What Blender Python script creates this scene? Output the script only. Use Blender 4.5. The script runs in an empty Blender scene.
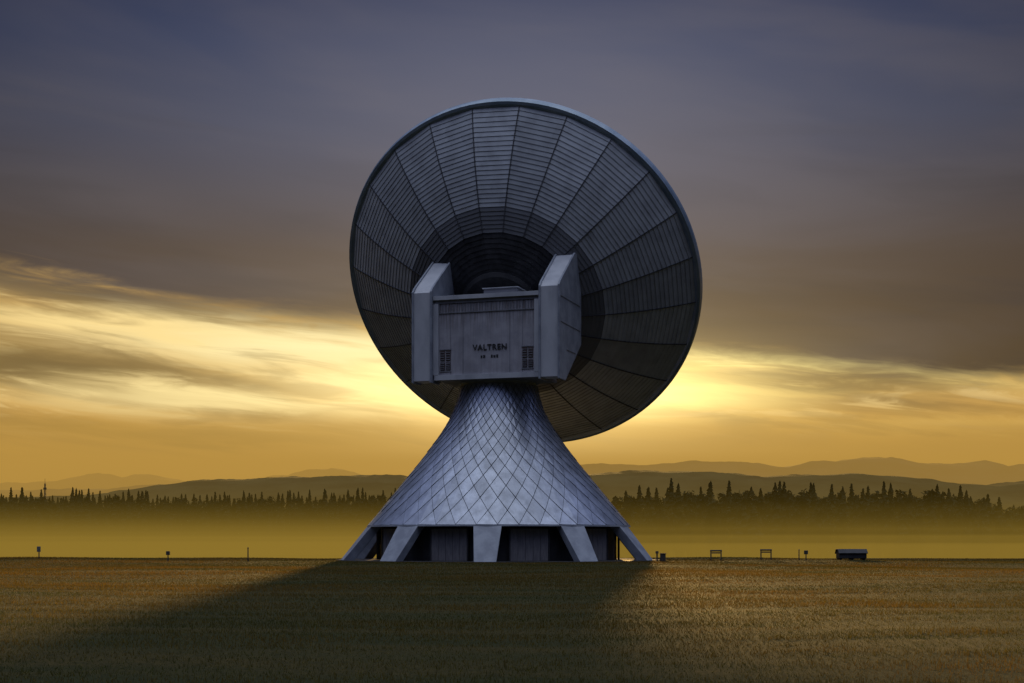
import bpy, bmesh, math, random
import numpy as np
from mathutils import Vector, Matrix, noise
random.seed(7); rng=np.random.default_rng(11)
scene=bpy.context.scene
F=1422.0; HY=539.0; EYE=1.7
def lin(c):
    c=c/255.0
    return c/12.92 if c<=0.04045 else ((c+0.055)/1.055)**2.4
def rgb(r,g,b): return (lin(r),lin(g),lin(b),1.0)

# ---------------------------------------------------------------- camera
cam=bpy.data.cameras.new("camera"); camo=bpy.data.objects.new("camera",cam)
scene.collection.objects.link(camo)
cam.sensor_width=36; cam.lens=F/1024*36
cam.shift_y=(HY-341.5)/1024
cam.clip_start=0.1; cam.clip_end=90000
camo.location=(0,0,EYE); camo.rotation_euler=(math.radians(90),0,0)
scene.camera=camo
scene.view_settings.view_transform='Standard'; scene.view_settings.look='None'
scene.view_settings.exposure=0; scene.view_settings.gamma=1

# ---------------------------------------------------------------- sun
SUN_AZ=math.atan((545-512)/F); SUN_EL=math.radians(5.8)
sd=Vector((math.sin(SUN_AZ)*math.cos(SUN_EL),math.cos(SUN_AZ)*math.cos(SUN_EL),math.sin(SUN_EL)))
sl=bpy.data.lights.new("sun",'SUN'); sl.energy=5.0; sl.angle=math.radians(1.8); sl.color=(1.0,0.60,0.19)
so=bpy.data.objects.new("sun",sl); scene.collection.objects.link(so)
so.rotation_euler=(-sd).to_track_quat('-Z','Y').to_euler(); so.location=(20,300,60)

# ---------------------------------------------------------------- world
world=bpy.data.worlds.new("World"); scene.world=world; world.use_nodes=True
nt=world.node_tree; nt.nodes.clear()
class G:
    def __init__(s,nt): s.nt=nt
    def put(s,inp,v):
        if isinstance(v,bpy.types.NodeSocket): s.nt.links.new(v,inp)
        elif v is not None: inp.default_value=v
    def m(s,op,a,b=None,c=None,clamp=False):
        n=s.nt.nodes.new('ShaderNodeMath'); n.operation=op; n.use_clamp=clamp
        s.put(n.inputs[0],a); s.put(n.inputs[1],b); s.put(n.inputs[2],c)
        return n.outputs[0]
    def lin(s,a,k,o): return s.m('MULTIPLY_ADD',a,k,o)
    def sm(s,v,a,b,o0=0.0,o1=1.0,typ='SMOOTHSTEP'):
        n=s.nt.nodes.new('ShaderNodeMapRange'); n.interpolation_type=typ
        s.put(n.inputs[0],v); s.put(n.inputs[1],a); s.put(n.inputs[2],b); s.put(n.inputs[3],o0); s.put(n.inputs[4],o1)
        return n.outputs[0]
    def comb(s,x,y,z=0.0):
        n=s.nt.nodes.new('ShaderNodeCombineXYZ'); s.put(n.inputs[0],x); s.put(n.inputs[1],y); s.put(n.inputs[2],z); return n.outputs[0]
    def noise(s,vec,scale,detail=4,rough=0.5,dist=0.0):
        n=s.nt.nodes.new('ShaderNodeTexNoise'); s.put(n.inputs['Vector'],vec)
        n.inputs['Scale'].default_value=scale; n.inputs['Detail'].default_value=detail
        n.inputs['Roughness'].default_value=rough; n.inputs['Distortion'].default_value=dist
        return n.outputs[0]
    def mix(s,f,a,b,typ='MIX'):
        n=s.nt.nodes.new('ShaderNodeMix'); n.data_type='RGBA'; n.blend_type=typ
        s.put(n.inputs[0],f); s.put(n.inputs[6],a); s.put(n.inputs[7],b); return n.outputs[2]
    def ramp(s,f,stops):
        n=s.nt.nodes.new('ShaderNodeValToRGB'); s.put(n.inputs[0],f); cr=n.color_ramp
        while len(cr.elements)>1: cr.elements.remove(cr.elements[-1])
        cr.elements[0].position=stops[0][0]; cr.elements[0].color=stops[0][1]
        for p,c in stops[1:]:
            e=cr.elements.new(p); e.color=c
        return n.outputs[0]
    def scale(s,v,k):
        n=s.nt.nodes.new('ShaderNodeVectorMath'); n.operation='SCALE'; s.put(n.inputs[0],v); s.put(n.inputs['Scale'],k); return n.outputs[0]
g=G(nt)
tc=nt.nodes.new('ShaderNodeTexCoord'); sep=nt.nodes.new('ShaderNodeSeparateXYZ'); nt.links.new(tc.outputs['Generated'],sep.inputs[0])
az=g.m('ARCTAN2',sep.outputs[0],sep.outputs[1]); el=g.m('ARCSINE',sep.outputs[2])
U=g.lin(az,F,512.0); V=g.lin(el,-F,HY)          # world-direction angles in convenient units
Vs=g.m('SUBTRACT',V,g.m('MULTIPLY',U,0.10))      # cloud bands slope gently
def gauss(cx,cy,sx,sy,slope=0.0,warp=None):
    u=g.m('SUBTRACT',U,cx)
    v=g.m('SUBTRACT',g.m('SUBTRACT',V,cy),g.m('MULTIPLY',u,slope))
    if warp is not None: v=g.m('ADD',v,warp)
    a=g.m('POWER',g.m('ABSOLUTE',g.m('DIVIDE',u,sx)),2.0)
    b=g.m('POWER',g.m('ABSOLUTE',g.m('DIVIDE',v,sy)),2.0)
    return g.m('EXPONENT',g.m('MULTIPLY',g.m('ADD',a,b),-1.0))
def vpos(v): return (v+1700)/2300.0
fV=g.m('DIVIDE',g.m('ADD',V,1700.0),2300.0)
deck=g.ramp(fV,[(vpos(-1690),rgb(240,248,255)),(vpos(-900),rgb(205,218,248)),(vpos(-400),rgb(90,100,135)),(vpos(-150),rgb(34,42,74)),(vpos(0),rgb(40,50,82)),
   (vpos(70),rgb(56,65,94)),(vpos(140),rgb(76,79,98)),(vpos(205),rgb(88,82,86)),(vpos(260),rgb(92,78,68)),(vpos(310),rgb(90,73,57)),(vpos(400),rgb(94,75,50))])
low=g.ramp(fV,[(vpos(230),rgb(202,158,84)),(vpos(300),rgb(210,167,92)),(vpos(360),rgb(216,174,96)),(vpos(415),rgb(204,158,80)),
   (vpos(455),rgb(192,148,70)),(vpos(495),rgb(182,140,64)),(vpos(545),rgb(142,113,50)),(vpos(590),rgb(44,37,22))])
nv=g.comb(g.m('DIVIDE',U,330.0),g.m('DIVIDE',Vs,46.0))
n1=g.noise(nv,1.0,5,0.5,0.6)
nv2=g.comb(g.m('DIVIDE',U,120.0),g.m('DIVIDE',Vs,15.0),3.0)
n2=g.noise(nv2,1.0,5,0.58,0.9)
nv3=g.comb(g.m('DIVIDE',U,420.0),g.m('DIVIDE',Vs,95.0),7.0)
n3=g.noise(nv3,1.0,4,0.5,0.4)
nv4=g.comb(g.m('DIVIDE',U,210.0),g.m('DIVIDE',Vs,24.0),11.0)
n4=g.noise(nv4,1.0,5,0.55,0.7)
warp=g.m('ADD',g.lin(n1,50.0,-25.0),g.lin(n2,30.0,-15.0))
dk=g.m('MULTIPLY',g.sm(n1,0.46,0.60),g.sm(V,470.0,400.0))
low=g.mix(g.m('MULTIPLY',dk,0.58),low,rgb(126,104,66))
br=g.m('MULTIPLY',g.sm(n2,0.48,0.66),g.m('MULTIPLY',g.sm(V,450.0,390.0),g.sm(V,255.0,300.0)))
low=g.mix(g.m('MULTIPLY',br,0.62),low,rgb(252,220,148))
def blob(cx,cy,sx,sy,k,c,slope=0.06):
    global low
    low=g.mix(g.m('MULTIPLY',gauss(cx,cy,sx,sy,slope,warp),k),low,c)
blob(70,306,210,14,0.85,rgb(112,95,70),0.10)
blob(40,276,190,8,0.85,rgb(246,198,104),0.10)
blob(60,381,170,18,0.92,rgb(116,95,56),0.03)
blob(420,315,100,15,0.6,rgb(146,118,76),0.10)
blob(290,350,190,18,1.0,rgb(255,238,178),0.05)
blob(120,336,150,10,0.9,rgb(255,224,150),0.06)
blob(240,408,180,13,0.9,rgb(255,230,160),0.03)
blob(350,384,90,18,0.7,rgb(255,232,165),0.06)
blob(180,435,190,9,0.6,rgb(146,118,62),0.02)
blob(760,362,200,10,1.0,rgb(255,234,150),0.12)
blob(700,392,120,20,0.9,rgb(255,226,134),0.0)
blob(830,387,140,9,0.85,rgb(122,98,58),0.05)
blob(930,430,130,10,0.6,rgb(228,186,100),0.03)
blob(900,409,160,8,0.65,rgb(138,108,60),0.05)
low=g.mix(g.m('MULTIPLY',g.sm(n4,0.50,0.64),g.m('MULTIPLY',g.sm(V,480.0,420.0),0.38)),low,rgb(124,101,60))
deck=g.mix(g.m('MULTIPLY',g.sm(n3,0.38,0.68),g.sm(V,-200.0,170.0,0.08,0.34)),deck,rgb(112,104,106))
deck=g.mix(g.m('MULTIPLY',g.sm(n1,0.45,0.7),g.sm(V,20.0,250.0,0.0,0.30)),deck,rgb(68,62,62))
deck=g.mix(g.m('MULTIPLY',gauss(530,120,300,130),0.42),deck,rgb(122,122,136))
side=g.m('POWER',g.m('ABSOLUTE',g.m('DIVIDE',g.m('SUBTRACT',U,520.0),640.0)),2.0)
dim=g.sm(side,0.0,1.0,1.0,0.52,'LINEAR')
deck=g.scale(deck,dim)
edge=g.m('ADD',g.sm(U,-200.0,1300.0,276.0,418.0,'LINEAR'),g.lin(g.m('SUBTRACT',n1,0.5),26.0,g.lin(g.m('SUBTRACT',n2,0.5),34.0,0.0)))
tD=g.sm(g.m('SUBTRACT',V,edge),-20.0,14.0)
sky=g.mix(tD,deck,low)
gl=g.m('ADD',g.m('MULTIPLY',gauss(548,400,165,44),1.15),g.m('MULTIPLY',gauss(545,375,280,105),0.12))
sky=g.mix(gl,sky,(1.0,0.76,0.30,1.0),'ADD')
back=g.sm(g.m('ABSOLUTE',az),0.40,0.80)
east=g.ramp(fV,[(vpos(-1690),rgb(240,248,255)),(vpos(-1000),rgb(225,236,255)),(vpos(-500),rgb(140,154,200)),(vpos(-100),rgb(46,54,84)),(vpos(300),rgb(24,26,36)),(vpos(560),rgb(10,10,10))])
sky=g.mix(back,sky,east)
sky=g.scale(sky,g.sm(el,0.5,1.15,1.0,1.6))       # unseen sky overhead, brightness added to light the upper dish panels
nish=nt.nodes.new('ShaderNodeTexSky'); nish.sky_type='NISHITA'; nish.sun_disc=False
nish.sun_elevation=SUN_EL; nish.sun_rotation=SUN_AZ; nish.altitude=500; nish.dust_density=2.0
bg1=nt.nodes.new('ShaderNodeBackground'); nt.links.new(nish.outputs[0],bg1.inputs[0]); bg1.inputs[1].default_value=0.001
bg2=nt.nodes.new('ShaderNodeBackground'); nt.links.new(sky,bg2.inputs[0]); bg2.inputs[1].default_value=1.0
add=nt.nodes.new('ShaderNodeAddShader'); nt.links.new(bg1.outputs[0],add.inputs[0]); nt.links.new(bg2.outputs[0],add.inputs[1])
wo=nt.nodes.new('ShaderNodeOutputWorld'); nt.links.new(add.outputs[0],wo.inputs[0])

# ---------------------------------------------------------------- helpers
def new_mat(name):
    m=bpy.data.materials.new(name); m.use_nodes=True
    t=m.node_tree; b=t.nodes['Principled BSDF']; return m,t,b,G(t)
def simple_mat(name,c1,c2,scale=2.0,rough=0.6,metal=0.0,bump=0.0,stretch=(1,1,1),spec=0.4):
    m,t,b,q=new_mat(name)
    tcn=t.nodes.new('ShaderNodeTexCoord'); mp=t.nodes.new('ShaderNodeMapping'); mp.inputs['Scale'].default_value=stretch
    t.links.new(tcn.outputs['Object'],mp.inputs[0])
    n=q.noise(mp.outputs[0],scale,6,0.6)
    f=q.sm(n,0.35,0.65)
    c=q.mix(f,(*c1,1),(*c2,1)); t.links.new(c,b.inputs['Base Color'])
    b.inputs['Roughness'].default_value=rough; b.inputs['Metallic'].default_value=metal
    b.inputs['Specular IOR Level'].default_value=spec
    if bump:
        bn=t.nodes.new('ShaderNodeBump'); bn.inputs['Strength'].default_value=bump; bn.inputs['Distance'].default_value=0.05
        t.links.new(n,bn.inputs['Height']); t.links.new(bn.outputs[0],b.inputs['Normal'])
    return m
def link(o): scene.collection.objects.link(o); return o
def mesh_obj(name,verts,faces,mats=None,fm=None,smooth=False):
    me=bpy.data.meshes.new(name); me.from_pydata([tuple(v) for v in verts],[],faces); me.update()
    for mm in (mats or []): me.materials.append(mm)
    if fm: me.polygons.foreach_set('material_index',fm)
    if smooth: me.polygons.foreach_set('use_smooth',[True]*len(me.polygons))
    return link(bpy.data.objects.new(name,me))
class MB:
    """mesh builder collecting boxes / prisms / cylinders"""
    def __init__(s): s.v=[];s.f=[];s.m=[]
    def add(s,vs,fs,mi=0):
        o=len(s.v); s.v+= [Vector(v) for v in vs]; s.f+=[tuple(i+o for i in f) for f in fs]; s.m+=[mi]*len(fs)
    def box(s,x0,x1,y0,y1,z0,z1,mi=0):
        s.add([(x0,y0,z0),(x1,y0,z0),(x1,y1,z0),(x0,y1,z0),(x0,y0,z1),(x1,y0,z1),(x1,y1,z1),(x0,y1,z1)],
              [(0,3,2,1),(4,5,6,7),(0,1,5,4),(1,2,6,5),(2,3,7,6),(3,0,4,7)],mi)
    def cyl(s,p0,p1,r0,r1,n=12,mi=0):
        p0=Vector(p0);p1=Vector(p1);d=(p1-p0).normalized(); a=d.orthogonal().normalized(); b=d.cross(a)
        vs=[p0+(a*math.cos(2*math.pi*i/n)+b*math.sin(2*math.pi*i/n))*r0 for i in range(n)]+[p1+(a*math.cos(2*math.pi*i/n)+b*math.sin(2*math.pi*i/n))*r1 for i in range(n)]
        fs=[(i,(i+1)%n,n+(i+1)%n,n+i) for i in range(n)]+[tuple(range(n-1,-1,-1)),tuple(range(n,2*n))]
        s.add(vs,fs,mi)
    def prism_x(s,prof,x0,x1,mi=0):
        n=len(prof); vs=[(x0,y,z) for y,z in prof]+[(x1,y,z) for y,z in prof]
        fs=[(i,n+i,n+(i+1)%n,(i+1)%n) for i in range(n)]+[tuple(range(n)),tuple(range(2*n-1,n-1,-1))]
        s.add(vs,fs,mi)
    def obj(s,name,mats,parent=None,mat=None,bevel=0.0,smooth=False):
        vs=[mat@v for v in s.v] if mat is not None else s.v
        o=mesh_obj(name,vs,s.f,mats,s.m,smooth)
        bm=bmesh.new(); bm.from_mesh(o.data); bmesh.ops.recalc_face_normals(bm,faces=bm.faces); bm.to_mesh(o.data); bm.free()
        if bevel:
            b=o.modifiers.new('bevel','BEVEL'); b.width=bevel; b.segments=2; b.limit_method='ANGLE'; b.angle_limit=math.radians(40)
        if parent: setpar(o,parent)
        return o
def empty(name,loc=(0,0,0)):
    e=bpy.data.objects.new(name,None); e.location=loc; e.empty_display_size=0.5; link(e); return e
def setpar(o,e):
    o.parent=e; o.matrix_parent_inverse=Matrix.Translation(e.location).inverted()

# ---------------------------------------------------------------- ground
def smooth(a,b,x):
    t=min(1,max(0,(x-a)/(b-a))); return t*t*(3-2*t)
def gz(x,y):
    n=0.07*math.sin(x*0.13+1.2*math.sin(y*0.05))*math.sin(y*0.11+0.7)+0.04*math.sin(x*0.31+y*0.17)
    r=math.hypot(x+1.07,y-116); n*=smooth(13,22,r)
    n*=1-smooth(120,160,y)
    return n-4.0*smooth(124,215,y) 
def axis(fine,step,far,ratio):
    a=list(np.arange(0,fine+1e-6,step)); s=step
    while a[-1]<far: s*=ratio; a.append(a[-1]+s)
    return a
ax=axis(60,1.0,45000,1.14); xs=[-v for v in ax[:0:-1]]+ax
ay=axis(220,1.0,52000,1.12); by=axis(20,1.0,3000,1.3); ys=[-v for v in by[:0:-1]]+ay
V_=[(x,y,gz(x,y)+0.012*noise.noise(Vector((x*0.9,y*0.9,0)))*(1 if y<150 else 0)) for y in ys for x in xs]
nx=len(xs); F_=[(j*nx+i,j*nx+i+1,(j+1)*nx+i+1,(j+1)*nx+i) for j in range(len(ys)-1) for i in range(nx-1)]
m,t,b,q=new_mat("field_soil_and_grass")
tcn=t.nodes.new('ShaderNodeTexCoord'); mp=t.nodes.new('ShaderNodeMapping'); mp.inputs['Scale'].default_value=(0.25,1.0,1)
t.links.new(tcn.outputs['Object'],mp.inputs[0])
na=q.noise(mp.outputs[0],0.35,5,0.6); nb=q.noise(tcn.outputs['Object'],9.0,6,0.7)
c=q.mix(q.sm(na,0.35,0.65),(0.030,0.034,0.010,1),(0.062,0.046,0.012,1))
c=q.mix(q.sm(nb,0.35,0.7),c,(0.022,0.024,0.008,1)); t.links.new(c,b.inputs['Base Color'])
b.inputs['Roughness'].default_value=0.9; b.inputs['Specular IOR Level'].default_value=0.1
bn=t.nodes.new('ShaderNodeBump'); bn.inputs['Strength'].default_value=0.9; bn.inputs['Distance'].default_value=0.08
t.links.new(nb,bn.inputs['Height']); t.links.new(bn.outputs[0],b.inputs['Normal'])
ground=mesh_obj("ground",V_,F_,[m],smooth=True)

# grass
def tri_mesh(name,co,mat,col=None):
    T=co.shape[0]; me=bpy.data.meshes.new(name)
    me.vertices.add(T*3); me.vertices.foreach_set('co',co.reshape(-1).astype(np.float32))
    me.loops.add(T*3); me.loops.foreach_set('vertex_index',np.arange(T*3,dtype=np.int32))
    me.polygons.add(T); me.polygons.foreach_set('loop_start',np.arange(0,T*3,3,dtype=np.int32))
    try: me.polygons.foreach_set('loop_total',np.full(T,3,dtype=np.int32))
    except Exception: pass
    if col is not None:
        at=me.color_attributes.new('tint','FLOAT_COLOR','POINT')
        c=np.ones((T*3,4),dtype=np.float32); c[:,:3]=np.repeat(col,3,axis=0); at.data.foreach_set('color',c.reshape(-1))
    me.update(calc_edges=True); me.validate(); me.materials.append(mat)
    return link(bpy.data.objects.new(name,me))
gm,t,b,q=new_mat("grass_blades")
at=t.nodes.new('ShaderNodeAttribute'); at.attribute_name='tint'
t.nodes.remove(b); df=t.nodes.new('ShaderNodeBsdfDiffuse'); tl=t.nodes.new('ShaderNodeBsdfTranslucent'); mx=t.nodes.new('ShaderNodeMixShader')
t.links.new(at.outputs['Color'],df.inputs[0]); t.links.new(at.outputs['Color'],tl.inputs[0]); mx.inputs[0].default_value=0.72
t.links.new(df.outputs[0],mx.inputs[1]); t.links.new(tl.outputs[0],mx.inputs[2])
gs=t.nodes.new('ShaderNodeBsdfGlossy'); gs.inputs['Roughness'].default_value=0.55; gs.inputs[0].default_value=(0.5,0.45,0.3,1)
mx2=t.nodes.new('ShaderNodeMixShader'); mx2.inputs[0].default_value=0.05
t.links.new(mx.outputs[0],mx2.inputs[1]); t.links.new(gs.outputs[0],mx2.inputs[2])
t.links.new(mx2.outputs[0],t.nodes['Material Output'].inputs[0])
def vnoise(x,y,seed):
    r_=np.random.default_rng(seed); tab=r_.random((256,256))
    xi=np.floor(x).astype(int); yi=np.floor(y).astype(int); fx=x-xi; fy=y-yi; fx=fx*fx*(3-2*fx); fy=fy*fy*(3-2*fy)
    g_=lambda a,b_: tab[a%256,b_%256]
    return (g_(xi,yi)*(1-fx)+g_(xi+1,yi)*fx)*(1-fy)+(g_(xi,yi+1)*(1-fx)+g_(xi+1,yi+1)*fx)*fy
N=640000
d=13+rng.random(N)*113; x=(rng.random(N)-0.5)*(d*0.80+6)
band=0.6*vnoise(x*0.10,d*0.8,1)+0.4*vnoise(x*0.4,d*2.2,2)           # uneven mown rows
patch=vnoise(x*0.12,d*0.22,3)*1.2+0.8*vnoise(x*0.6,d*1.1,4)-1.0
keep=rng.random(N)<0.30+0.9*band
rr=np.hypot(x+1.07,d-116); keep&=rr>13.3
x=x[keep];d=d[keep];band=band[keep];patch=patch[keep];n=len(x)
z=0.07*np.sin(x*0.13+1.2*np.sin(d*0.05))*np.sin(d*0.11+0.7)+0.04*np.sin(x*0.31+d*0.17)
r=np.hypot(x+1.07,d-116); tt=np.clip((r-13)/9,0,1); z*=tt*tt*(3-2*tt)
tt=np.clip((d-120)/40,0,1); z*=1-tt*tt*(3-2*tt); tt=np.clip((d-124)/91,0,1); z-=4*tt*tt*(3-2*tt)
h=(0.025+0.055*rng.random(n)**1.8)*(0.5+1.0*band)*(1+0.4*patch); w=0.004+d*0.00020
th=rng.random(n)*np.pi; lean=rng.random(n)*0.06; la=rng.random(n)*2*np.pi
co=np.zeros((n,3,3)); 
co[:,0]=np.stack([x-np.cos(th)*w,d-np.sin(th)*w,z-0.015],1)
co[:,1]=np.stack([x+np.cos(th)*w,d+np.sin(th)*w,z-0.015],1)
co[:,2]=np.stack([x+np.cos(la)*lean,d+np.sin(la)*lean,z+h],1)
k=np.clip(0.5+0.8*patch+0.25*(rng.random(n)-0.5),0,1)[:,None]
col=(1-k)*np.array([0.050,0.058,0.009])+k*np.array([0.165,0.098,0.016]); col*=(0.7+0.5*rng.random((n,1)))
tri_mesh("grass",co,gm,col)

# ---------------------------------------------------------------- distant trees
tm=simple_mat("distant_foliage",(0.016,0.019,0.009),(0.032,0.032,0.015),0.5,0.9,spec=0.05)
tris=[]
def conifer(x,y,z,H,W):
    out=[]
    L=int(H*0.9)+6
    for i in range(L):
        f=i/(L-1); zz=z+H*(0.08+0.90*f); rad=W*(1-f)**0.75+0.15
        kk=11
        a=rng.random(kk)*2*np.pi; rr=rad*(0.45+0.75*rng.random(kk)); dz=-rr*0.25+rng.normal(0,0.35,kk)
        wd=0.32+rr*0.38
        ca,sa=np.cos(a),np.sin(a)
        p0=np.stack([x+0*ca,y+0*ca,np.full(kk,zz+1.1*H/L)],1)
        p1=np.stack([x+ca*rr-sa*wd,y+sa*rr+ca*wd,zz+dz],1); p2=np.stack([x+ca*rr*0.8+sa*wd,y+sa*rr*0.8-ca*wd,zz+dz-0.3],1)
        out.append(np.stack([p0,p1,p2],1))
    a=np.array([0,2.1,4.2]); tr=0.25
    for j in range(3):
        out.append(np.array([[[x+tr*math.cos(a[j]),y+tr*math.sin(a[j]),z-1],[x+tr*math.cos(a[(j+1)%3]),y+tr*math.sin(a[(j+1)%3]),z-1],[x,y,z+H*0.97]]]))
    return np.concatenate(out)
def broadleaf(x,y,z,H,W):
    nc=16; out=[]
    for c in range(nc):
        a=rng.random()*6.28; f=rng.random(); cx=x+math.cos(a)*W*0.75*rng.random()*(1.15-0.6*f); cy=y+math.sin(a)*W*0.75*rng.random()
        cz=z+H*(0.25+0.64*f); cr=W*(0.26+0.26*rng.random())*(1-0.35*f)
        kk=38; dv=rng.normal(size=(kk,3)); dv/=np.linalg.norm(dv,axis=1)[:,None]; p=np.array([cx,cy,cz])+dv*cr*(rng.random((kk,1))**0.4)*[1,1,0.9]
        out.append(p[:,None,:]+rng.normal(0,0.40,(kk,3,3)))
        out.append(np.array([[[x-0.3,y,z],[x+0.3,y,z],[cx,cy,cz]],[[x,y-0.3,z],[x,y+0.3,z],[cx,cy,cz]]]))
    return np.concatenate(out)
def top_px(px):
    pts=[(-400,492),(0,486),(60,488),(140,488),(220,491),(300,489),(400,486),(500,488),(610,489),(660,483),(740,479),(820,482),(870,482),(915,480),(960,485),(1000,494),(1024,498),(1400,494)]
    for (a,b_),(c_,d_) in zip(pts,pts[1:]):
        if a<=px<=c_: return b_+(d_-b_)*(px-a)/(c_-a)
    return 498
for row in range(7):
    px=-260.0
    while px<1290:
        right=px>560
        dist=(340 if right else 560)+row*(9 if right else 14)+random.uniform(-5,5)
        X=(px-512)/F*dist; zt=EYE+(HY-top_px(px))*dist/F
        H=(zt+4)*random.uniform(0.80,0.99)+ (random.uniform(0.3,1.2) if random.random()<0.08 else 0)
        if row<2: H*=random.uniform(0.70,0.96)
        if random.random()<(0.25 if right else 0.45): tris.append(conifer(X,dist,-4.1,H,random.uniform(2.4,3.5)))
        else: tris.append(broadleaf(X,dist,-4.1,H*0.97,random.uniform(3.0,5.0)))
        px+=random.uniform(6,15) if right else random.uniform(3.5,8.5)
tri_mesh("distant_trees",np.concatenate(tris),tm)

# ---------------------------------------------------------------- hills
def ridge(name,dist,depth,pts,mat,rough,freq,nx=500):
    X0,X1=pts[0][0],pts[-1][0]; px=np.linspace(X0,X1,nx); base=np.interp(px,[p[0] for p in pts],[p[1] for p in pts])
    rows=13; vs=[];fs=[]
    for j in range(rows):
        f=j/(rows-1)*2-1; bell=math.cos(f*math.pi/2)**1.3 if abs(f)<1 else 0
        yy=dist+f*depth
        for i in range(nx):
            x=(px[i]-512)/F*dist; Ht=EYE+(HY-base[i])*dist/F+4
            nn=noise.fractal(Vector((x*freq,yy*freq,dist)),0.9,2.0,6)
            vs.append((x,yy,-5+max(0,bell*(Ht+nn*rough*(1.0 if bell>0.01 else 0)))))
    for j in range(rows-1):
        for i in range(nx-1): fs.append((j*nx+i,j*nx+i+1,(j+1)*nx+i+1,(j+1)*nx+i))
    return mesh_obj(name,vs,fs,[mat])
hm=simple_mat("forested_hill",(0.022,0.026,0.012),(0.05,0.05,0.022),0.01,0.95,spec=0.05)
mm_=simple_mat("mountain_rock",(0.035,0.033,0.025),(0.06,0.055,0.04),0.002,0.95,spec=0.05)
ridge("hills",2600,500,[(-500,485),(0,498),(110,494),(150,486),(200,480),(280,477),(400,475),(500,479),(590,474),(650,470),(700,471),(760,474),(850,473),(930,479),(985,485),(1024,481),(1200,470),(1500,472)],hm,4.5,0.012,1400)
ridge("mountains",12000,2500,[(-600,480),(200,492),(480,480),(560,472),(600,467),(640,470),(700,467),(740,464),(780,468),(830,459),(862,454),(890,457),(915,462),(960,462),(985,459),(1005,469),(1060,468),(1500,458)],mm_,80,0.0007,900)
ridge("mountains",25000,3000,[(-600,478),(0,488),(30,484),(60,478),(98,473),(122,480),(150,474),(170,476),(200,484),(290,480),(320,473),(335,469),(352,473),(380,479),(450,482),(560,474),(1500,474)],mm_,190,0.0004,900)

# ---------------------------------------------------------------- mist and haze: absorbing volumes, their emission standing in for scattered sunlight
def mist(name,y0,y1,z1,tau_per_m,color,zb=-9.0,half=30000,parent=None):
    mb=MB(); mb.box(-half,half,y0,y1,zb,z1)
    m=bpy.data.materials.new(name+"_volume"); m.use_nodes=True; t=m.node_tree; t.nodes.clear()
    ab=t.nodes.new('ShaderNodeVolumeAbsorption'); ab.inputs[0].default_value=(0,0,0,1); ab.inputs[1].default_value=tau_per_m
    em=t.nodes.new('ShaderNodeEmission'); em.inputs[0].default_value=color; em.inputs[1].default_value=tau_per_m
    ad=t.nodes.new('ShaderNodeAddShader'); o=t.nodes.new('ShaderNodeOutputMaterial')
    t.links.new(ab.outputs[0],ad.inputs[0]); t.links.new(em.outputs[0],ad.inputs[1]); t.links.new(ad.outputs[0],o.inputs['Volume'])
    return mb.obj(name,[m],parent)
me_=empty("ground_mist",(0,300,0))
MC=rgb(140,113,43)
for i,(zt,k) in enumerate([(0.9,0.0046),(2.4,0.0024),(4.2,0.0018),(6.4,0.0012),(9.0,0.0007),(12.0,0.0003),(15.0,0.00012)]):
    mist("mist_layer",165+i*3.1,1250+i*7.3,zt,k,MC,zb=-9-i*0.13,half=4000+i*11,parent=me_)
he=empty("haze",(0,3000,0))
mist("haze_layer",1300,2050,130,0.00036,rgb(150,118,54),zb=-9.9,parent=he)
mist("haze_layer",7600,9300,730,0.00042,rgb(190,147,68),zb=-10.1,parent=he)
mist("haze_layer",19000,21800,1180,0.00024,rgb(190,147,68),zb=-10.3,parent=he)

# ---------------------------------------------------------------- antenna
AX,AY=-1.07,116.0
ant=empty("satellite_dish_antenna",(AX,AY,0))
PZ=[0,2.4,4.1,6.1,7.7,10.4,12.2,14.3]; PR=[12.9,10.9,9.5,7.9,6.55,4.55,3.55,3.05]
def prof_r(z):
    s=0;w=0
    for k in range(-4,5):
        zz=z+k*0.22; wt=1-abs(k)/5.5
        if zz<0: r=12.9-zz*0.833
        elif zz>14.3: r=3.05
        else: r=float(np.interp(zz,PZ,PR))
        s+=r*wt; w+=wt
    return s/w
tile_mat,t,b,q=new_mat("pedestal_slate_cladding")
at=t.nodes.new('ShaderNodeAttribute'); at.attribute_name='tint'
tcn=t.nodes.new('ShaderNodeTexCoord'); nn=q.noise(tcn.outputs['Object'],1.3,5,0.6)
mp=t.nodes.new('ShaderNodeMapping'); mp.inputs['Scale'].default_value=(1.1,1.1,0.16); t.links.new(tcn.outputs['Object'],mp.inputs[0])
ns=q.noise(mp.outputs[0],1.2,5,0.6)
c=q.mix(q.sm(nn,0.3,0.7,0.0,0.45),at.outputs['Color'],(0.15,0.16,0.20,1))
c=q.mix(q.sm(ns,0.45,0.7,0.0,0.45),c,(0.12,0.13,0.16,1)); t.links.new(c,b.inputs['Base Color'])
b.inputs['Roughness'].default_value=0.34; b.inputs['Metallic'].default_value=0.5
seam=simple_mat("cladding_seam",(0.04,0.045,0.06),(0.08,0.085,0.10),3.0,0.7)
NA=42; dth=2*math.pi/NA; Z0=2.75; ZT=14.1
rows=[Z0]
while rows[-1]<ZT:
    z=rows[-1]; r=prof_r(z); sl_=(prof_r(z)-prof_r(z+0.1))/0.1
    rows.append(z+r*dth/2*1.75/math.sqrt(1+sl_*sl_))
vs=[];fs=[];idx={}
def pv(j,i2):
    i2%=2*NA; key=(j,i2)
    if key not in idx:
        zz=min(rows[j],ZT) ; r=prof_r(zz); th=i2*dth/2
        idx[key]=len(vs); vs.append((AX+r*math.sin(th),AY-r*math.cos(th),zz))
    return idx[key]
J=len(rows)
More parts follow.
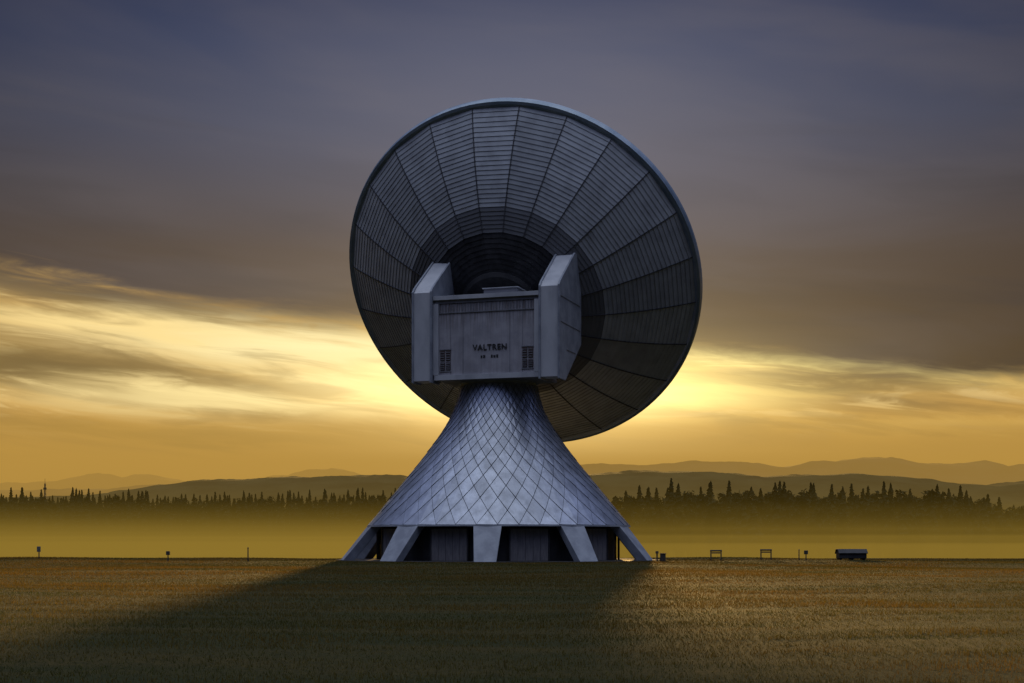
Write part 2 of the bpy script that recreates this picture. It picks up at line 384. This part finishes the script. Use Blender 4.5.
for j in range(J):
    for i in range(NA):
        c2=2*i+(j%2)
        if j==0: fs.append((pv(0,c2),pv(0,c2+2),pv(1,c2+1)))
        if j+2<J: fs.append((pv(j,c2),pv(j+1,c2+1),pv(j+2,c2),pv(j+1,c2-1)))
        if j==J-2: fs.append((pv(j,c2),pv(j+1,c2+1),pv(j+1,c2-1)))
me=bpy.data.meshes.new("cone_cladding"); me.from_pydata(vs,[],fs); me.materials.append(tile_mat); me.materials.append(seam)
bm=bmesh.new(); bm.from_mesh(me); bmesh.ops.recalc_face_normals(bm,faces=bm.faces)
orig=list(bm.faces)
res=bmesh.ops.inset_individual(bm,faces=orig,thickness=0.028,depth=0.045)
for f in res['faces']: f.material_index=1
cl=bm.loops.layers.float_color.new('tint')
for f in orig:
    k=random.uniform(0.82,1.16); 
    for l in f.loops: l[cl]=(0.31*k,0.335*k,0.41*k,1)
for f in orig:
    n_=f.normal.copy(); top=max(f.verts,key=lambda v:v.co.z); bot=min(f.verts,key=lambda v:v.co.z)
    bot.co+=n_*random.uniform(0.01,0.05); top.co-=n_*0.02
bm.to_mesh(me); bm.free()
cone=link(bpy.data.objects.new("cone_cladding",me)); setpar(cone,ant)

conc=simple_mat("painted_concrete",(0.18,0.195,0.24),(0.26,0.28,0.33),0.9,0.6,bump=0.2)
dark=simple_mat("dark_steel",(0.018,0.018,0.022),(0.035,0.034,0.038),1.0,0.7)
doorm=simple_mat("bay_door_metal",(0.15,0.14,0.15),(0.21,0.195,0.20),1.2,0.6,stretch=(6,6,1))
def P(r,th,z): return (AX+r*math.sin(th),AY-r*math.cos(th),z)
mb=MB()
LEG0=math.radians(-4.0)
for k in range(10):
    a=LEG0+k*math.radians(36)
    rt,rb=prof_r(2.80)+0.05,12.95
    ht,hb=math.radians(5.8),math.radians(3.6)
    vv=[P(rb,a-hb,-0.1),P(rb,a+hb,-0.1),P(rt,a+ht,2.80),P(rt,a-ht,2.80),P(rb-0.9,a-hb,-0.1),P(rb-0.9,a+hb,-0.1),P(rt-0.9,a+ht,2.80),P(rt-0.9,a-ht,2.80)]
    mb.add(vv,[(0,1,2,3),(5,4,7,6),(1,5,6,2),(4,0,3,7),(3,2,6,7),(4,5,1,0)],0)
mb.obj("pedestal_legs",[conc],ant,bevel=0.04)
def lathe(name,prof,mats,seg=80):
    vs=[];fs=[]
    for (r,z) in prof:
        for i in range(seg): vs.append(P(r,2*math.pi*i/seg,z))
    for j in range(len(prof)-1):
        for i in range(seg): fs.append((j*seg+i,j*seg+(i+1)%seg,(j+1)*seg+(i+1)%seg,(j+1)*seg+i))
    o=mesh_obj(name,vs,fs,mats); setpar(o,ant); return o
r0=prof_r(2.75)
lathe("ring_beam",[(r0-1.0,2.66),(r0+0.10,2.66),(r0+0.08,2.77),(r0-0.05,2.79)],[conc])
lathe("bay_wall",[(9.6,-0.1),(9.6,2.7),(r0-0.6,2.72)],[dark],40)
lathe("neck_collar",[(3.0,13.9),(3.16,13.92),(3.16,14.10),(3.08,14.12),(3.08,14.3),(3.22,14.32),(3.22,14.55),(2.9,14.56)],[conc],64)
lathe("foundation_slab",[(8,0.03),(13.1,0.04),(13.2,-0.3)],[dark],80)
mb=MB()
for k in range(10):
    a0=LEG0+k*math.radians(36)+math.radians(9.5); a1=a0+math.radians(17)
    R=9.9
    p0=Vector(P(R,a0,0.1));p1=Vector(P(R,a1,0.1)); dx=(p1-p0); L=dx.length; ux=dx/L; out=Vector((math.sin((a0+a1)/2),-math.cos((a0+a1)/2),0))
    M=Matrix(((ux.x,-out.x,0,p0.x),(ux.y,-out.y,0,p0.y),(0,0,1,0.06),(0,0,0,1)))
    sub=MB(); nS=5
    for i in range(nS):
        sub.box(i*L/nS+0.012,(i+1)*L/nS-0.012,0,0.12,0,2.42,0)
    sub.box(-0.12,0,-0.03,0.14,0,2.5,1); sub.box(L,L+0.12,-0.03,0.14,0,2.5,1); sub.box(0,L,-0.03,0.14,2.42,2.5,1)
    sub.v=[M@v for v in sub.v]; 
    o=len(mb.v); mb.v+=sub.v; mb.f+=[tuple(i+o for i in f) for f in sub.f]; mb.m+=sub.m
mb.obj("bay_doors",[doorm,dark],ant)

PSI=math.radians(18)
LOC=Matrix.Translation((AX+0.25,AY,0))@Matrix.Rotation(-PSI,4,'Z')
cab,t,b,q=new_mat("cabin_paint_weathered")
tcn=t.nodes.new('ShaderNodeTexCoord'); sp=t.nodes.new('ShaderNodeSeparateXYZ'); t.links.new(tcn.outputs['Object'],sp.inputs[0])
mp=t.nodes.new('ShaderNodeMapping'); mp.inputs['Scale'].default_value=(5,5,0.25); t.links.new(tcn.outputs['Object'],mp.inputs[0])
st=q.noise(mp.outputs[0],1.0,5,0.65); bl=q.noise(tcn.outputs['Object'],0.8,5,0.6)
c=q.mix(q.sm(bl,0.3,0.7),(0.27,0.265,0.30,1),(0.38,0.37,0.41,1))
zz=sp.outputs[2]
drip=q.m('MULTIPLY',q.sm(st,0.40,0.62),q.sm(zz,18.0,20.9,0.15,0.95,'LINEAR'))
c=q.mix(drip,c,(0.11,0.08,0.07,1)); t.links.new(c,b.inputs['Base Color']); b.inputs['Roughness'].default_value=0.55
armm=simple_mat("arm_panel_paint",(0.34,0.35,0.39),(0.46,0.47,0.51),0.5,0.5,stretch=(1,1,0.4))
armd=simple_mat("arm_panel_trim",(0.14,0.145,0.17),(0.20,0.20,0.23),0.8,0.6)
vent=simple_mat("vent_louvre",(0.05,0.035,0.035),(0.09,0.06,0.055),4.0,0.7)
mb=MB()
mb.box(-4.35,4.35,-3.9,1.0,14.58,20.45,0)
mb.obj("cabin_body",[cab],ant,LOC,bevel=0.03)
mb=MB()
mb.box(-4.42,4.42,-4.15,1.2,20.72,21.05,0)
mb.box(-4.38,4.38,-3.98,1.0,20.452,20.717,1)
mb.box(-4.35,4.35,-4.05,-3.905,14.35,14.75,0)
mb.box(-4.35,4.35,-3.9,1.0,14.36,14.578,1)
mb.box(-4.44,-4.0,-4.06,-3.903,14.76,20.44,0); mb.box(4.0,4.44,-4.06,-3.903,14.76,20.44,0)
mb.box(-0.6,2.2,-2.8,-0.8,21.052,21.65,1)
mb.box(-0.7,2.3,-2.9,-0.7,21.652,21.72,0)
for xx in (-3.0,-1.95,1.95,3.0): mb.box(xx-0.02,xx+0.02,-3.915,-3.902,14.8,20.4,1)
for i in range(34):
    xx=-3.95+i*0.239; mb.box(xx,xx+0.05,-3.96,-3.902,19.75,20.40,1)
mb.box(-3.98,3.98,-3.97,-3.902,19.66,19.74,1)
mb.obj("cabin_trim",[armm,armd],ant,LOC,bevel=0.015)
mb=MB()
for cx in (-3.45,3.42):
    for (zb,hh) in ((15.15,0.62),(15.9,0.80)):
        for s in (-0.42,0.06):
            mb.box(cx+s,cx+s+0.38,-3.95,-3.902,zb,zb+hh,0)
            for k in range(4): mb.box(cx+s+0.03,cx+s+0.35,-3.985,-3.953,zb+0.06+k*hh/4.2,zb+0.06+k*hh/4.2+0.05,1)
    mb.box(cx-0.5,cx+0.5,-3.96,-3.902,16.75,16.82,1); mb.box(cx-0.5,cx+0.5,-3.96,-3.902,15.02,15.09,1)
mb.obj("cabin_vents",[vent,armd],ant,LOC)
fc=bpy.data.curves.new("lettering",'FONT'); fc.body="VALTREN"; fc.size=0.62; fc.extrude=0.03; fc.align_x='CENTER'; fc.space_character=1.12
fo=bpy.data.objects.new("cabin_lettering",fc); link(fo)
fo.data.offset=0.008
dg=bpy.context.evaluated_depsgraph_get(); me=bpy.data.meshes.new_from_object(fo.evaluated_get(dg)); bpy.data.objects.remove(fo)
me.transform(LOC@Matrix.Translation((0.3,-3.94,16.65))@Matrix.Rotation(math.radians(90),4,'X'))
me.materials.clear(); me.materials.append(dark)
setpar(link(bpy.data.objects.new("cabin_lettering",me)),ant)
mb=MB(); xx=-0.7
while xx<1.2:
    w_=random.choice([0.10,0.14,0.16]); 
    if random.random()>0.12: mb.box(xx,xx+w_,-3.93,-3.902,16.02,16.02+random.choice([0.18,0.22]),0)
    xx+=w_+0.07
mb.obj("cabin_plate_marks",[dark],ant,LOC)
prof=[(-4.3,14.3),(-4.3,21.35),(-3.9,21.75),(0.1,24.55),(1.4,24.55),(1.9,23.9),(1.9,17.6),(-2.6,14.3)]
mb=MB()
for s in (-1,1):
    x0,x1=(4.5*s,6.1*s); a,b2=min(x0,x1),max(x0,x1)
    mb.prism_x(prof,a,b2,0)
    for xf in ((a-0.05,a+0.10),(b2-0.10,b2+0.05)):
        cy,cz=-1.2,19.2
        big=[((y-cy)*1.035+cy,(z-cz)*1.03+cz) for y,z in prof]
        mb.prism_x(big,xf[0],xf[1],1)
mb.obj("side_arms",[armm,conc],ant,LOC,bevel=0.02)
mb=MB()
for s in (-1,1):
    xo=6.17*s
    for zc in (16.6,18.6,20.6):
        mb.box(min(xo,xo+0.03*s),max(xo,xo+0.03*s),-4.1 if zc>17 else -2.4,1.7 if zc>18 else 0.2,zc-0.02,zc+0.02,0)
mb.cyl((-4.6,0.2,20.4),(4.6,0.2,20.4),1.2,1.2,24,1)
mb.obj("elevation_bearing",[armd,dark],ant,LOC)

# the dish
E=math.radians(32); nrm=Vector((math.sin(PSI)*math.cos(E),math.cos(PSI)*math.cos(E),math.sin(E)))
right=Vector((math.cos(PSI),-math.sin(PSI),0)); up=right.cross(nrm).normalized()
if up.z<0: up=-up
DC=Vector((0.78,123.0,23.95)); R=15.75; T=6.8
def D(r,a,t): return DC+right*(r*math.sin(a))+up*(r*math.cos(a))-nrm*t
def tp(r): return T*(1-(r/R)**2)
pan,tt_,b,q=new_mat("dish_back_panels")
at=tt_.nodes.new('ShaderNodeAttribute'); at.attribute_name='tint'
tcn=tt_.nodes.new('ShaderNodeTexCoord'); nn=q.noise(tcn.outputs['Object'],0.7,6,0.65)
c=q.mix(q.sm(nn,0.35,0.75,0.0,0.4),at.outputs['Color'],(0.12,0.12,0.135,1)); tt_.links.new(c,b.inputs['Base Color'])
b.inputs['Roughness'].default_value=0.6; b.inputs['Metallic'].default_value=0.25; b.inputs['Specular IOR Level'].default_value=0.15
NS=24; off=math.radians(2.0)
vs=[];fs=[];cols=[]
def zone(r_in,r_out,step,base,lip):
    n=int(round((r_out-r_in)/step)); st_=(r_out-r_in)/n
    for s in range(NS):
        a0=off+(s-0.5)*2*math.pi/NS; a1=a0+2*math.pi/NS; k=random.uniform(0.84,1.14)
        for i in range(n):
            ra=r_in+i*st_; rb=ra+st_; kk=k*random.uniform(0.95,1.05)
            pa0=D(ra,a0,tp(ra)+lip);pa1=D(ra,a1,tp(ra)+lip);pb0=D(rb,a0,tp(rb));pb1=D(rb,a1,tp(rb)); pc0=D(ra,a0,tp(ra)); pc1=D(ra,a1,tp(ra))
            o=len(vs); vs.extend([pa0,pa1,pb1,pb0,pc0,pc1]); fs.append((o,o+1,o+2,o+3)); fs.append((o+4,o+5,o+1,o))
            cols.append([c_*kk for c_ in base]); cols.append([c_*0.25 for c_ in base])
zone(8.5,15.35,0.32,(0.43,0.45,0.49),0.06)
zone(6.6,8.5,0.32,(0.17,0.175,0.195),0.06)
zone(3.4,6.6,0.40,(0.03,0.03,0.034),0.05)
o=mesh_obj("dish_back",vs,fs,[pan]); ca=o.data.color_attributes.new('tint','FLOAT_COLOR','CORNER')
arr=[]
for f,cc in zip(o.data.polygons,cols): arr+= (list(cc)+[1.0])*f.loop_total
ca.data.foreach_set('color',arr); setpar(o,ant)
mb=MB()
for s in range(NS):
    a=off+(s-0.5)*2*math.pi/NS; 
    steps=[6.6+ (15.3-6.6)*i/10 for i in range(11)]
    for r1,r2 in zip(steps,steps[1:]):
        da1=0.04/r1;da2=0.04/r2
        mb.add([D(r1,a-da1,tp(r1)+0.02),D(r1,a+da1,tp(r1)+0.02),D(r2,a+da2,tp(r2)+0.02),D(r2,a-da2,tp(r2)+0.02),
                D(r1,a-da1,tp(r1)+0.10),D(r1,a+da1,tp(r1)+0.10),D(r2,a+da2,tp(r2)+0.10),D(r2,a-da2,tp(r2)+0.10)],
               [(0,1,2,3),(7,6,5,4),(0,4,5,1),(1,5,6,2),(2,6,7,3),(3,7,4,0)],0)
ribm=simple_mat("dish_rib",(0.04,0.04,0.05),(0.07,0.07,0.08),1.0,0.7)
mb.obj("dish_ribs",[ribm],ant)
def dlathe(name,prof,mats,seg=120,sm=True):
    vs=[];fs=[]
    for (r,t_) in prof:
        for i in range(seg): vs.append(D(r,2*math.pi*i/seg,t_))
    for j in range(len(prof)-1):
        for i in range(seg): fs.append((j*seg+i,j*seg+(i+1)%seg,(j+1)*seg+(i+1)%seg,(j+1)*seg+i))
    o=mesh_obj(name,vs,fs,mats); 
    bm=bmesh.new(); bm.from_mesh(o.data); bmesh.ops.recalc_face_normals(bm,faces=bm.faces); bm.to_mesh(o.data); bm.free()
    setpar(o,ant); return o
rim=simple_mat("dish_rim_paint",(0.16,0.21,0.28),(0.24,0.29,0.36),0.6,0.4,metal=0.4)
refl=simple_mat("reflector_white",(0.62,0.62,0.60),(0.70,0.70,0.68),0.5,0.5)
dlathe("dish_rim",[(15.1,0.42),(15.4,0.50),(15.62,0.42),(15.72,0.12),(15.72,-0.25),(15.6,-0.32),(15.4,-0.1),(15.15,0.2)],[rim])
dlathe("reflector",[(15.6,-0.3)]+[(r,5.2*(1-(r/15.72)**2)-0.3) for r in np.linspace(15,0.05,16)],[refl],72)
dlathe("hub_drum",[(3.5,6.2),(3.5,6.6),(3.2,6.8),(0.05,6.9)],[dark],48)
mb=MB()
for k in range(4):
    a=math.pi/4+k*math.pi/2; mb.cyl(D(9,a,2.9),D(1.1,a,-7.2),0.16,0.12,8,0)
mb.cyl(D(0,0,-7.0),D(0,0,-7.6),1.5,1.2,28,0); mb.cyl(D(0,0,4.8),D(0,0,1.5),1.0,0.8,24,0)
mb.obj("subreflector_and_struts",[refl],ant)

# ---------------------------------------------------------------- small field furniture
post=simple_mat("weathered_post",(0.04,0.036,0.032),(0.08,0.07,0.06),6,0.8)
pale=simple_mat("pale_plate",(0.10,0.10,0.095),(0.16,0.16,0.15),4,0.6)
def at_px(px,d): return (px-512)/F*d
def frame(px,d,w=0.8,h=0.78):
    x=at_px(px,d); z=gz(x,d); e=empty("barrier_frame",(x,d,z))
    mb=MB(); 
    for s in (-1,1): mb.cyl((x+s*w/2,d,z-0.1),(x+s*w/2,d,z+h),0.055,0.05,10,0)
    mb.cyl((x-w/2-0.06,d,z+h),(x+w/2+0.06,d,z+h),0.065,0.065,10,0)
    mb.obj("posts_and_rail",[post],e)
    mb=MB(); mb.box(x-w/2+.06,x+w/2-.06,d-0.02,d+0.02,z+h-0.22,z+h-0.12); mb.obj("plate",[post],e)
frame(716,112); frame(766,113)
def marker(px,d,h,head):
    x=at_px(px,d); z=gz(x,d); e=empty("marker_post",(x,d,z)); mb=MB()
    mb.cyl((x,d,z-0.1),(x,d,z+h),0.05,0.04,10,0); mb.obj("post",[post],e)
    mb=MB()
    if head=='box': mb.box(x-0.14,x+0.14,d-0.1,d+0.1,z+h-0.02,z+h+0.28)
    elif head=='plate': mb.box(x-0.16,x+0.16,d-0.08,d-0.055,z+h-0.45,z+h)
    else: mb.cyl((x,d,z+h),(x,d,z+h+0.1),0.07,0.02,10)
    mb.obj("head",[post if head!='plate' else pale],e,bevel=0.015)
marker(39,118,1.0,'plate'); marker(168,110,0.5,'box'); marker(248,108,1.0,'cap'); marker(799,112,0.75,'cap'); marker(806,110,0.5,'box')
x=at_px(659,108); z=gz(x,108); e=empty("bollard_light",(x,108,z)); mb=MB()
mb.cyl((x-0.15,108,z-0.1),(x-0.15,108,z+0.6),0.06,0.06,12,0); mb.cyl((x-0.15,108,z+0.6),(x-0.15,108,z+0.78),0.13,0.11,12,0)
mb.obj("lamp_post",[post],e); mb=MB(); mb.box(x+0.1,x+0.5,107.9,108.2,z-0.05,z+0.55); mb.box(x+0.06,x+0.54,107.86,108.24,z+0.55,z+0.62); mb.obj("control_box",[post],e,bevel=0.02)
x=at_px(851,112); z=gz(x,112); e=empty("storage_bin",(x,112,z)); 
mb=MB(); mb.prism_x([(111.4,z+0.12),(111.4,z+0.55),(111.75,z+0.78),(112.35,z+0.78),(112.6,z+0.5),(112.6,z+0.12)],x-1.05,x+1.1); mb.obj("body",[dark],e,bevel=0.05)
mb=MB(); mb.prism_x([(111.33,z+0.5),(111.7,z+0.80),(112.4,z+0.80),(112.68,z+0.47),(112.72,z+0.53),(112.42,z+0.87),(111.68,z+0.87),(111.28,z+0.55)],x-1.12,x+1.17); mb.obj("lid",[dark],e,bevel=0.02)
mb=MB()
for xx in (-0.9,0.0,0.95): mb.box(x+xx-0.08,x+xx+0.08,111.5,112.5,z-0.1,z+0.13)
mb.obj("skids",[post],e)
x=at_px(45,700); e=empty("radio_mast",(x,700,-4)); mb=MB()
for a in range(3):
    dx,dy=math.cos(a*2.09)*1.0,math.sin(a*2.09)*1.0; mb.cyl((x+dx,700+dy,-4),(x+dx*0.3,700+dy*0.3,29),0.2,0.16,6)
for k in range(22):
    zz=-3+k*1.45; f=1-0.7*(zz+4)/33; a=k*2.09
    mb.cyl((x+math.cos(a)*f,700+math.sin(a)*f,zz),(x+math.cos(a+2.09)*f,700+math.sin(a+2.09)*f,zz+1.4),0.1,0.1,5)
mb.cyl((x,700,29),(x,700,31.5),0.12,0.06,6); mb.box(x-0.7,x+0.7,699.6,700.4,26,27)
mb.obj("lattice",[post],e)
